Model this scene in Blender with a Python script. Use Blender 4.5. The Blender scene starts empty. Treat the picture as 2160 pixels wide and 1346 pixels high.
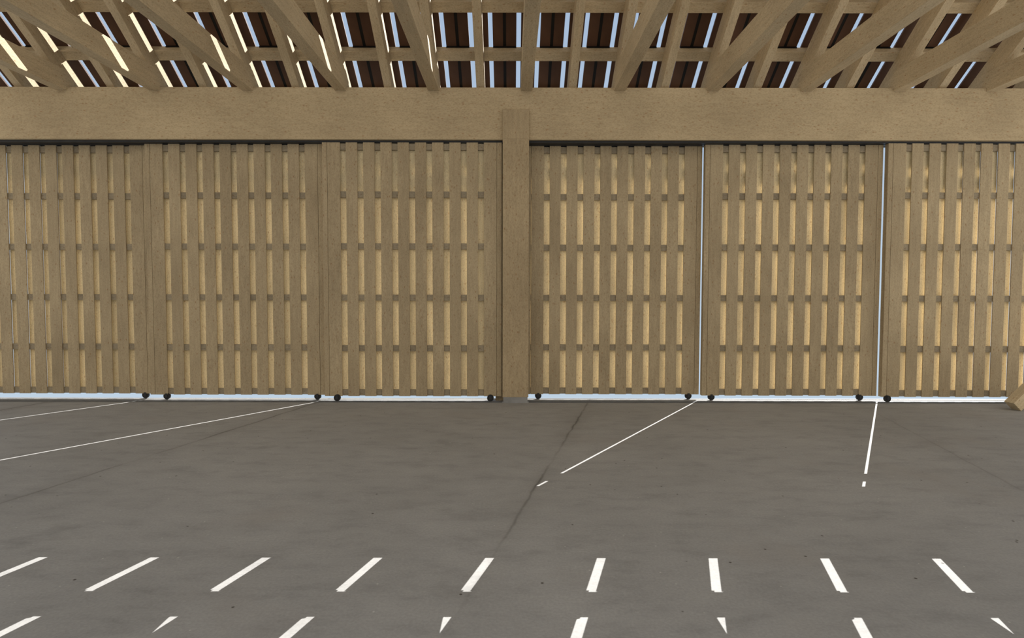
import bpy, math, random
from mathutils import Vector, Matrix
random.seed(4)
scene = bpy.context.scene
scene.view_settings.view_transform = 'Standard'
scene.view_settings.look = 'None'
scene.view_settings.exposure = 0.0
COL = scene.collection

# ------------------------------------------------------------ materials
def nt(name):
    m = bpy.data.materials.new(name); m.use_nodes = True
    n = m.node_tree; n.nodes.clear()
    out = n.nodes.new('ShaderNodeOutputMaterial')
    b = n.nodes.new('ShaderNodeBsdfPrincipled')
    n.links.new(b.outputs[0], out.inputs[0])
    return m, n, b, out

def mixcol(n, fac, a, b, blend='MIX'):
    x = n.nodes.new('ShaderNodeMix'); x.data_type = 'RGBA'; x.blend_type = blend
    for sock, v in ((0, fac), (6, a), (7, b)):
        if hasattr(v, 'is_linked'): n.links.new(v, x.inputs[sock])
        elif isinstance(v, (int, float)): x.inputs[sock].default_value = v
        else: x.inputs[sock].default_value = (*v, 1)
    return x.outputs[2]

def ramp(n, src, stops):
    r = n.nodes.new('ShaderNodeValToRGB')
    el = r.color_ramp.elements
    el[0].position, el[0].color = stops[0][0], (*stops[0][1], 1)
    el[1].position, el[1].color = stops[-1][0], (*stops[-1][1], 1)
    for p, c in stops[1:-1]:
        e = el.new(p); e.color = (*c, 1)
    n.links.new(src, r.inputs[0])
    return r.outputs[0]

def wood(name, axis, base, transl=0.0, tcol=(1, .7, .35), gr=1.0):
    m, n, b, out = nt(name)
    tc = n.nodes.new('ShaderNodeTexCoord')
    oi = n.nodes.new('ShaderNodeObjectInfo')
    geo = n.nodes.new('ShaderNodeNewGeometry')
    mul = n.nodes.new('ShaderNodeMath'); mul.operation = 'MULTIPLY'; mul.inputs[1].default_value = 37
    n.links.new(oi.outputs['Random'], mul.inputs[0])
    mul2 = n.nodes.new('ShaderNodeMath'); mul2.operation = 'MULTIPLY_ADD'; mul2.inputs[1].default_value = 23
    n.links.new(geo.outputs['Random Per Island'], mul2.inputs[0]); n.links.new(mul.outputs[0], mul2.inputs[2])
    add = n.nodes.new('ShaderNodeVectorMath'); add.operation = 'ADD'
    n.links.new(tc.outputs['Object'], add.inputs[0]); n.links.new(mul2.outputs[0], add.inputs[1])
    def mapped(along, across):
        mp = n.nodes.new('ShaderNodeMapping')
        s = [across] * 3; s[axis] = along
        mp.inputs['Scale'].default_value = s
        n.links.new(add.outputs[0], mp.inputs[0]); return mp.outputs[0]
    g = n.nodes.new('ShaderNodeTexNoise'); g.inputs['Scale'].default_value = 1; g.inputs['Detail'].default_value = 6; g.inputs['Roughness'].default_value = .65
    n.links.new(mapped(3.5, 30), g.inputs['Vector'])
    d = tuple(c * (1 - .12 * gr) for c in base); l = tuple(min(1, c * (1 + .10 * gr)) for c in base)
    c = ramp(n, g.outputs[0], [(.3, d), (.7, l)])
    g2 = n.nodes.new('ShaderNodeTexNoise'); g2.inputs['Scale'].default_value = 1; g2.inputs['Detail'].default_value = 3
    n.links.new(mapped(.8, 1.0), g2.inputs['Vector'])
    t2 = ramp(n, g2.outputs[0], [(.3, (.82, .81, .80)), (.7, (1.07, 1.07, 1.07))])
    c = mixcol(n, 1.0, c, t2, 'MULTIPLY')
    # fine speckle
    g3 = n.nodes.new('ShaderNodeTexNoise'); g3.inputs['Scale'].default_value = 1; g3.inputs['Detail'].default_value = 2
    n.links.new(mapped(45, 110), g3.inputs['Vector'])
    t3 = ramp(n, g3.outputs[0], [(.32, (.82, .79, .76)), (.5, (1, 1, 1)), (.7, (1.06, 1.06, 1.05))])
    c = mixcol(n, 1.0, c, t3, 'MULTIPLY')
    v = n.nodes.new('ShaderNodeTexVoronoi'); v.inputs['Scale'].default_value = 1; v.inputs['Randomness'].default_value = 1
    n.links.new(mapped(9, 19), v.inputs['Vector'])
    k = ramp(n, v.outputs['Distance'], [(.07, (.8, .8, .8)), (.19, (0, 0, 0))])
    c = mixcol(n, k, c, (base[0] * .66, base[1] * .49, base[2] * .38))
    v2 = n.nodes.new('ShaderNodeTexVoronoi'); v2.inputs['Scale'].default_value = 1
    n.links.new(mapped(7, 55), v2.inputs['Vector'])
    k2 = ramp(n, v2.outputs['Distance'], [(.08, (.6, .6, .6)), (.22, (0, 0, 0))])
    c = mixcol(n, k2, c, (base[0] * .78, base[1] * .64, base[2] * .55))
    t = ramp(n, geo.outputs['Random Per Island'], [(0, (.97, .97, .97)), (1, (1.02, 1.02, 1.02))])
    c = mixcol(n, 1.0, c, t, 'MULTIPLY')
    n.links.new(c, b.inputs['Base Color'])
    b.inputs['Roughness'].default_value = .75
    b.inputs['Specular IOR Level'].default_value = .2
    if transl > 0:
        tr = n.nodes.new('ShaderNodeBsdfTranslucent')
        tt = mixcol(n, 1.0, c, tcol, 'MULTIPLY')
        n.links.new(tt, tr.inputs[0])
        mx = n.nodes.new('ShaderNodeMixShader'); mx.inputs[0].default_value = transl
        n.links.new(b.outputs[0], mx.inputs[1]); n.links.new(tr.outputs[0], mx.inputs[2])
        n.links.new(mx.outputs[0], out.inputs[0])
    return m

def plain(name, col, rough=.6, metal=0.0, var=.15, scale=8):
    m, n, b, out = nt(name)
    tc = n.nodes.new('ShaderNodeTexCoord')
    g = n.nodes.new('ShaderNodeTexNoise'); g.inputs['Scale'].default_value = scale; g.inputs['Detail'].default_value = 4
    n.links.new(tc.outputs['Object'], g.inputs['Vector'])
    c = ramp(n, g.outputs[0], [(.3, tuple(x * (1 - var) for x in col)), (.7, tuple(x * (1 + var) for x in col))])
    n.links.new(c, b.inputs['Base Color'])
    b.inputs['Roughness'].default_value = rough; b.inputs['Metallic'].default_value = metal
    b.inputs['Specular IOR Level'].default_value = .3
    return m

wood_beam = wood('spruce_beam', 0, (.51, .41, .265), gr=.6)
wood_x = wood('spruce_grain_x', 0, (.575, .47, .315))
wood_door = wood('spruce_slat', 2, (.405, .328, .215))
wood_outer_glow = wood('spruce_outer_slat', 2, (.80, .69, .47), .09, (1.0, .92, .66))  # paler than the inner slats and translucent: sun glow put into the material
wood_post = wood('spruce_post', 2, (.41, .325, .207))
wood_batten = wood('spruce_batten', 0, (.30, .255, .185))
steel_dark = plain('dark_steel', (.035, .037, .042), .5, .4)
steel_mid = plain('threshold_steel', (.12, .12, .12), .6, .0)
steel_grey = plain('galvanised_steel', (.26, .26, .26), .5, .3)
rubber = plain('black_rubber', (.018, .018, .02), .6)
panel_brown = plain('brown_panel', (.10, .05, .03), .6, 0, .2, 3)
panel_black = plain('black_frame', (.006, .006, .006), .6)

def floor_mat():
    m, n, b, out = nt('concrete')
    tc = n.nodes.new('ShaderNodeTexCoord')
    def noise(s, d=5, r=.55, sc=None):
        g = n.nodes.new('ShaderNodeTexNoise'); g.inputs['Scale'].default_value = s
        g.inputs['Detail'].default_value = d; g.inputs['Roughness'].default_value = r
        src = tc.outputs['Object']
        if sc:
            mp = n.nodes.new('ShaderNodeMapping'); mp.inputs['Scale'].default_value = sc
            n.links.new(src, mp.inputs[0]); src = mp.outputs[0]
        n.links.new(src, g.inputs['Vector']); return g.outputs[0]
    c = ramp(n, noise(.5, 6, .6), [(.3, (.280, .274, .264)), (.5, (.310, .304, .294)), (.72, (.342, .335, .323))])
    s2 = ramp(n, noise(2.4, 8, .70, (1, 2.0, 1)), [(.28, (.80, .80, .80)), (.48, (1, 1, 1)), (.75, (1.11, 1.11, 1.10))])
    c = mixcol(n, 1.0, c, s2, 'MULTIPLY')
    s3 = ramp(n, noise(60, 3, .6), [(.3, (.91, .91, .91)), (.7, (1.07, 1.07, 1.07))])
    c = mixcol(n, 1.0, c, s3, 'MULTIPLY')
    s4 = ramp(n, noise(.9, 3, .5), [(.58, (0, 0, 0)), (.75, (.35, .35, .35))])
    c = mixcol(n, s4, c, (.28, .25, .22))
    s5 = ramp(n, noise(1.4, 4, .7, (1, 1.6, 1)), [(.60, (0, 0, 0)), (.70, (.35, .35, .35))])
    c = mixcol(n, s5, c, (.20, .195, .185))
    v = n.nodes.new('ShaderNodeTexVoronoi'); v.inputs['Scale'].default_value = 5
    n.links.new(tc.outputs['Object'], v.inputs['Vector'])
    k = ramp(n, v.outputs['Distance'], [(.03, (1, 1, 1)), (.055, (0, 0, 0))])
    c = mixcol(n, k, c, (.09, .08, .07))
    v3 = n.nodes.new('ShaderNodeTexVoronoi'); v3.inputs['Scale'].default_value = 7.3
    n.links.new(tc.outputs['Object'], v3.inputs['Vector'])
    k = ramp(n, v3.outputs['Distance'], [(.03, (.6, .6, .6)), (.05, (0, 0, 0))])
    c = mixcol(n, k, c, (.55, .54, .5))
    sep = n.nodes.new('ShaderNodeSeparateXYZ'); n.links.new(tc.outputs['Object'], sep.inputs[0])
    def M(op, a, bb=None, cc=None):
        x = n.nodes.new('ShaderNodeMath'); x.operation = op
        for i, v_ in enumerate((a, bb, cc)):
            if v_ is None: continue
            if hasattr(v_, 'is_linked'): n.links.new(v_, x.inputs[i])
            else: x.inputs[i].default_value = v_
        return x.outputs[0]
    u = M('MULTIPLY_ADD', sep.outputs[1], -.25, 2.10)
    u = M('ADD', u, sep.outputs[0])
    wob = M('MULTIPLY_ADD', noise(3, 3), .06, -.03)
    u = M('ADD', u, wob)
    u = M('ADD', u, -1.13 + 4.02 * 10)
    u = M('MODULO', u, 4.02)
    dd = M('MINIMUM', u, M('SUBTRACT', 4.02, u))
    line = ramp(n, dd, [(.002, (.6, .6, .6)), (.016, (0, 0, 0))])
    halo = ramp(n, dd, [(0.0, (.5, .5, .5)), (.04, (.2, .2, .2)), (.2, (0, 0, 0))])
    st = ramp(n, noise(.8, 2), [(.42, (.15, .15, .15)), (.60, (1, 1, 1))])
    mr = n.nodes.new('ShaderNodeMapRange'); n.links.new(sep.outputs[0], mr.inputs[0])
    mr.inputs[1].default_value = 1.5; mr.inputs[2].default_value = 4.0; mr.inputs[3].default_value = 1; mr.inputs[4].default_value = .3
    my = n.nodes.new('ShaderNodeMapRange'); n.links.new(sep.outputs[1], my.inputs[0])
    my.inputs[1].default_value = 2.4; my.inputs[2].default_value = 4.2; my.inputs[3].default_value = .15; my.inputs[4].default_value = 1
    st = mixcol(n, 1.0, st, mr.outputs[0], 'MULTIPLY')
    st = mixcol(n, 1.0, st, my.outputs[0], 'MULTIPLY')
    line = mixcol(n, 1.0, line, st, 'MULTIPLY'); halo = mixcol(n, 1.0, halo, st, 'MULTIPLY')
    c = mixcol(n, halo, c, (.15, .14, .125))
    c = mixcol(n, line, c, (.07, .065, .06))
    n.links.new(c, b.inputs['Base Color'])
    b.inputs['Roughness'].default_value = .8
    b.inputs['Specular IOR Level'].default_value = .15
    bp = n.nodes.new('ShaderNodeBump'); bp.inputs['Strength'].default_value = .06; bp.inputs['Distance'].default_value = .01
    n.links.new(noise(25, 5), bp.inputs['Height']); n.links.new(bp.outputs[0], b.inputs['Normal'])
    return m
concrete = floor_mat()

# ------------------------------------------------------------ mesh helpers
def mesh_boxes(name, boxes, mats):
    vs, fs, mi = [], [], []
    for bx in boxes:
        x0, x1, y0, y1, z0, z1 = bx[:6]
        k = bx[6] if len(bx) > 6 else 0
        o = len(vs)
        vs += [(x0, y0, z0), (x1, y0, z0), (x1, y1, z0), (x0, y1, z0), (x0, y0, z1), (x1, y0, z1), (x1, y1, z1), (x0, y1, z1)]
        for f in ((0, 3, 2, 1), (4, 5, 6, 7), (0, 1, 5, 4), (1, 2, 6, 5), (2, 3, 7, 6), (3, 0, 4, 7)):
            fs.append(tuple(o + i for i in f)); mi.append(k)
    me = bpy.data.meshes.new(name); me.from_pydata(vs, [], fs)
    for m in mats: me.materials.append(m)
    me.polygons.foreach_set('material_index', mi); me.update()
    return me

def mesh_profile(name, prof, half, mats):
    n_ = len(prof)
    vs = [(x, -half, z) for x, z in prof] + [(x, half, z) for x, z in prof]
    fs = [tuple(range(n_)), tuple(range(2 * n_ - 1, n_ - 1, -1))]
    for i in range(n_):
        j = (i + 1) % n_
        fs.append((i, i + n_, j + n_, j))
    me = bpy.data.meshes.new(name); me.from_pydata(vs, [], fs)
    for m in mats: me.materials.append(m)
    me.update(); return me

def add(name, me, loc=(0, 0, 0), parent=None, rot=None, bevel=0.0, **props):
    o = bpy.data.objects.new(name, me); COL.objects.link(o)
    if rot is not None: o.matrix_world = Matrix.Translation(Vector(loc)) @ rot
    else: o.location = loc
    if parent: o.parent = parent
    if bevel:
        b = o.modifiers.new('bevel', 'BEVEL'); b.width = bevel; b.segments = 2; b.limit_method = 'ANGLE'
    for k, v in props.items(): o[k] = v
    return o

# ------------------------------------------------------------ dims
BEAM_B, BEAM_T = 3.88, 4.634
BY0, BY1 = 8.45, 8.57
T = math.radians(37.0); ct, st_ = math.cos(T), math.sin(T)
up = Vector((0, -ct, st_)); nrm = Vector((0, st_, ct)); side = nrm.cross(up)
ROOF = Matrix(((up.x, side.x, nrm.x, 0), (up.y, side.y, nrm.y, 0), (up.z, side.z, nrm.z, 0), (0, 0, 0, 1)))
def roof_pt(X, s, nn): return Vector((X, 8.46, BEAM_T)) + up * s + nrm * nn

# floor
add('floor', mesh_boxes('floor', [(-14, 14, -8, 8.78, -.25, 0)], [concrete]), kind='structure',
    label='grey-brown concrete slab with skewed control joints', category='floor')

# beam
XP = .0525
add('header_beam', mesh_boxes('header_beam', [(-8.6, 8.6, BY0, BY1, BEAM_B, BEAM_T)], [wood_beam]), (0, 0, 0),
    bevel=.004, label='deep pale timber header beam running over the slatted doors', category='beam')

# post
def post(x, lab):
    e = add('timber_post', None, (x, 8.44, 0), label=lab, category='post')
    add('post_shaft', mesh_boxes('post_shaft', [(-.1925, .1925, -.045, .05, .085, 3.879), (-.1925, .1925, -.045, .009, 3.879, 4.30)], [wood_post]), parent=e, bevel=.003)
    add('door_stop', mesh_boxes('door_stop', [(-.30, .15, .145, .335, 0, 3.85), (-.12, .12, .05, .145, 0, 3.85)], [wood_post]), parent=e)  # unseen block added to close the sky slit and sun path beside the post
    add('base_shoe', mesh_boxes('base_shoe', [(-.18, .18, -.043, .05, 0, .086), (-.2, .2, -.05, .052, 0, .012)], [steel_grey]), parent=e, label='grey steel post shoe')
post(XP, 'square timber post standing between two sets of sliding doors')

# joists (notched over the beam)
JX = [.208 + 1.36 * i for i in range(-6, 7)]
jm = mesh_profile('ceiling_joist', [(-9.4, -.05), (-.01, -.05), (-.01, 0), (.13, 0), (.13, .12), (-.02, .24), (-9.4, .24)], .082, [wood_x])
R90 = Matrix.Rotation(math.radians(90), 4, 'Z')
for x in JX:
    add('ceiling_joist', jm, (x, 8.459, BEAM_T + .0005), rot=R90, bevel=.004, group='horizontal tie joists over the header beam',
        label='horizontal pale timber joist resting on the header beam', category='joist')
# rafters
RX = [.208 + .68 * j for j in range(-12, 13)]
R_LO, R_HI = -1.0525, 7.4
N0, N1, N2 = .045, .33, .455
rm = mesh_boxes('rafter', [(R_LO, R_HI, -.058, .058, N0, N1 - .001)], [wood_x])
for x in RX:
    add('rafter', rm, (x, 8.46, BEAM_T), rot=ROOF, bevel=.003, group='sloping roof rafters',
        label='sloping pale timber rafter carrying the purlins', category='rafter')
PS = .70
PW = .145
def s_from_Y(Y, nn): return ((8.46 - Y) + nrm.y * nn) / ct
s_ref = s_from_Y(8.565, .46)
purl = [s_ref + PS * k for k in range(-1, 9)]
Mp = Matrix(((1, up.x, nrm.x, 0), (0, up.y, nrm.y, 0), (0, up.z, nrm.z, 0), (0, 0, 0, 1)))
pm = mesh_boxes('purlin', [(-8.3, 8.5, 0, PW, 0, N2 - N1 - .001)], [wood_x])
for s in purl:
    add('purlin', pm, roof_pt(0, s, N1), rot=Mp, bevel=.003, group='horizontal purlins on the rafters',
        label='horizontal pale timber purlin lying across the rafters', category='purlin')
def panel_boxes(x0, s0):
    a, b = x0 + .19, x0 + .527
    L = PS
    m_ = (a + b) / 2
    return [(a, m_ - .022, s0 + .005, s0 + L - .005, 0, .025, 0), (m_ + .022, b, s0 + .005, s0 + L - .005, 0, .025, 0),
            (m_ - .022, m_ + .022, s0 + .005, s0 + L - .005, .004, .02, 1),
            (a, b, s0 - .0, s0 + .027, -.03, -.0005, 1), (a, b, s0 + .029 + PW, s0 + PW + .04, -.03, -.0005, 1)]
def cap_boxes(x0, s0):
    return [(x0 - .087, x0 + .128, s0 + .002, s0 + PS - .002, 0, .025, 0)]
bp_ = mesh_boxes('roof_panel', panel_boxes(0, -.028), [panel_brown, panel_black])
cp_ = mesh_boxes('cover_board', cap_boxes(0, -.028), [panel_brown])
for k, s in enumerate(purl[:-1]):
    row = k - 1
    if row in (-1, 0, 1):
        for x in RX:
            add('roof_panel', bp_, roof_pt(x, s, N2), rot=Mp, group='dark brown roof panels', label='dark brown roof panel with a black centre seam on purlins', category='roof panel')
            add('cover_board', cp_, roof_pt(x, s, N2), rot=Mp, group='brown cover boards above rafters', label='dark brown cover board running above a rafter', category='roof board')
rest = []
base_s = purl[3]
for k, s in enumerate(purl[:-1]):
    if k - 1 < 2: continue
    for x in RX:
        rest += panel_boxes(x, s - base_s - .028) + cap_boxes(x, s - base_s - .028)
add('roof_panel', mesh_boxes('roof_panels', rest, [panel_brown, panel_black]), roof_pt(0, base_s, N2), rot=Mp, kind='stuff',
    label='dark brown roof panels continuing up the slope', category='roof panel')
# eave: unseen closed board and gutter, shaped to end the sun streaks
s_b = s_from_Y(9.03, .48)
add('eave_board', mesh_boxes('eave_board', [(-8.3, 8.5, -.985 - s_b, 0, 0, .02)], [panel_brown]), roof_pt(0, s_b, N2 + .027), rot=Mp,
    label='dark brown closed board along the roof eave', category='roof board')
add('eave_gutter', mesh_boxes('eave_gutter', [(-8.3, 8.5, -.14, 0.0, -.02, -.012), (-8.3, 8.5, -.14, -.13, -.012, .06), (-8.3, 8.5, -.01, 0, -.05, .03)], [steel_grey]),
    roof_pt(0, -1.053, N2 - .105), rot=Mp,
    label='narrow grey metal gutter along the eave', category='gutter')

# tracks & sill rails
LY = {0: 8.50, 1: 8.595, 2: 8.69}
for k in (0, 1, 2):
    y = LY[k]
    add('door_track', mesh_boxes('door_track', [(-8.5, 8.5, y + .005, y + .075, 3.852, 3.879)], [steel_dark]),
        group='overhead sliding door tracks', label='dark steel overhead track above the sliding doors', category='door track')
    add('floor_rail', mesh_boxes('floor_rail', [(-8.5, 8.5, y + .034, y + .046, 0, .006)], [steel_grey]),
        group='sliding door floor rails', label='thin grey steel rail in the floor below the doors', category='rail')
add('trim_1', mesh_boxes('trim_1', [(-8.5, 8.5, 8.571, 8.78, 3.88, 3.90)], [steel_dark]), kind='structure', label='dark steel soffit plate holding the tracks', category='trim')
add('trim_2', mesh_boxes('trim_2', [(-8.5, 8.5, 8.405, 8.525, 0, .004), (-8.5, 8.5, 8.405, 8.412, .004, .009), (-8.5, 8.5, 8.475, 8.485, .004, .010)], [steel_mid]), kind='structure', label='dark grey steel threshold strip along the slab', category='threshold')

# ------------------------------------------------------------ doors
DW = 2.656
ZB, ZT = .08, 3.85
PER, GAP, EDGE = .255, .088, .264
inner, outer, batt, stile = [], [], [], []
T1, T2, TH = .016, .058, .078
g0 = [EDGE + i * PER for i in range(9)]
inner.append((.075, g0[0], 0, T1, ZB, ZT))
for i in range(8): inner.append((g0[i] + GAP, g0[i + 1], 0, T1, ZB, ZT))
inner.append((g0[8] + GAP, DW - .075, 0, T1, ZB, ZT))
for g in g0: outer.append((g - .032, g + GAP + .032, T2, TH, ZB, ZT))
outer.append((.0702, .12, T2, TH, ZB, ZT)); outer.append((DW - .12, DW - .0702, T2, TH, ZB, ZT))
stile += [(0, .07, 0, .08, ZB, ZT), (DW - .07, DW, 0, .08, ZB, ZT)]
for z in (.13, .80, 1.56, 2.325, 3.09, 3.79):
    batt.append((.0702, DW - .0702, T1 + .0005, T2 - .0005, z - .045, z + .045))
me_in = mesh_boxes('slat', inner, [wood_door]); me_out = mesh_boxes('outer', outer, [wood_outer_glow])
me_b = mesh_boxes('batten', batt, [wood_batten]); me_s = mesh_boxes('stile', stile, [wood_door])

def cyl(cx, cy, cz, r, y0, y1, seg, vs, fs, mi, m):
    o = len(vs)
    for yy in (y0, y1):
        for i in range(seg):
            a = 2 * math.pi * i / seg
            vs.append((cx + r * math.cos(a), cy + yy, cz + r * math.sin(a)))
    for i in range(seg):
        j = (i + 1) % seg
        fs.append((o + i, o + j, o + seg + j, o + seg + i)); mi.append(m)
    fs.append(tuple(o + i for i in range(seg))[::-1]); mi.append(m)
    fs.append(tuple(o + seg + i for i in range(seg))); mi.append(m)
vs, fs, mi = [], [], []
cyl(0, 0, 0, .050, -.016, .016, 32, vs, fs, mi, 0)
cyl(0, 0, 0, .044, -.020, .020, 32, vs, fs, mi, 0)
cyl(0, 0, 0, .018, -.026, .026, 16, vs, fs, mi, 1)
wm = bpy.data.meshes.new('wheel'); wm.from_pydata(vs, [], fs); wm.materials.append(rubber); wm.materials.append(steel_dark)
wm.polygons.foreach_set('material_index', mi); wm.update()
bm_ = mesh_boxes('wheel_bracket', [(-.016, .016, .022, .028, -.016, .04), (-.016, .016, -.028, -.022, -.016, .04)], [steel_dark])

doors = [(-8.176, 2, (.17, 2.536)), (-5.494, 1, (.24, 2.536)), (-2.812, 0, (.19, 2.49)),
         (.215, 2, (.19, 2.50)), (2.886, 1, (.15, 2.41)), (5.558, 0, (.08, 2.46))]
for i, (x, k, wh) in enumerate(doors):
    y = LY[k]
    e = add(f'door_{i+1}', None, (x, y, 0), kind='structure', group='sliding slatted timber doors', category='sliding door',
            label='tall sliding door of staggered vertical timber slats on black wheels')
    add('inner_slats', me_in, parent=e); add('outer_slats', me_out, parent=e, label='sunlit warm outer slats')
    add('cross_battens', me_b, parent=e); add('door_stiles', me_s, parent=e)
    for w in wh:
        add('wheel', wm, (w, -.01 if k == 0 else .02, .0565), parent=e, label='small black roller wheel')
        add('wheel_bracket', bm_, (w, -.01 if k == 0 else .02, .0565), parent=e)

# diagonal brace
A = math.radians(45)
Rb = Matrix.Rotation(-A, 4, 'Y')
add('diagonal_brace', mesh_boxes('diagonal_brace', [(0, 2.6, -.08, .08, 0, .155)], [wood_x]), (7.085, 7.93, 0), rot=Rb, bevel=.004,
    label='thick pale timber diagonal brace rising from the concrete floor', category='brace')

# ------------------------------------------------------------ light
K = 1.09
d = Vector((-.67, -1, -1 / K)).normalized()
sun = bpy.data.lights.new('sun', 'SUN'); sun.energy = 13; sun.angle = math.radians(.04); sun.color = (1, .985, .955)
so = bpy.data.objects.new('sun', sun); COL.objects.link(so); so.location = (5, 12, 10)
so.rotation_euler = d.to_track_quat('-Z', 'Y').to_euler()
w = bpy.data.worlds.new('sky'); scene.world = w; w.use_nodes = True
n = w.node_tree; bg = n.nodes['Background']
tc = n.nodes.new('ShaderNodeTexCoord'); sp = n.nodes.new('ShaderNodeSeparateXYZ')
n.links.new(tc.outputs['Generated'], sp.inputs[0])
r = n.nodes.new('ShaderNodeValToRGB'); n.links.new(sp.outputs[2], r.inputs[0])
r.color_ramp.elements[0].position = 0; r.color_ramp.elements[0].color = (.52, .64, .76, 1)
r.color_ramp.elements[1].position = .6; r.color_ramp.elements[1].color = (.33, .44, .62, 1)
r2 = n.nodes.new('ShaderNodeMapRange'); n.links.new(sp.outputs[1], r2.inputs[0])
r2.inputs[1].default_value = .25; r2.inputs[2].default_value = -.5
r2.interpolation_type = 'SMOOTHSTEP'
mx = n.nodes.new('ShaderNodeMix'); mx.data_type = 'RGBA'
n.links.new(r2.outputs[0], mx.inputs[0]); n.links.new(r.outputs[0], mx.inputs[6]); mx.inputs[7].default_value = (1.06, .98, .85, 1)  # warm bright side behind the camera, added as fill for the interior
n.links.new(mx.outputs[2], bg.inputs[0]); bg.inputs[1].default_value = 1.0

cam = bpy.data.cameras.new('camera'); cam.lens = 20; cam.sensor_width = 36; cam.clip_start = .05
co = bpy.data.objects.new('camera', cam); COL.objects.link(co)
co.matrix_world = Matrix.Translation((0, 0, 1.6)) @ Matrix.Rotation(math.radians(90 - 2.4), 4, 'X') @ Matrix.Rotation(math.radians(.1), 4, 'Z')
scene.camera = co
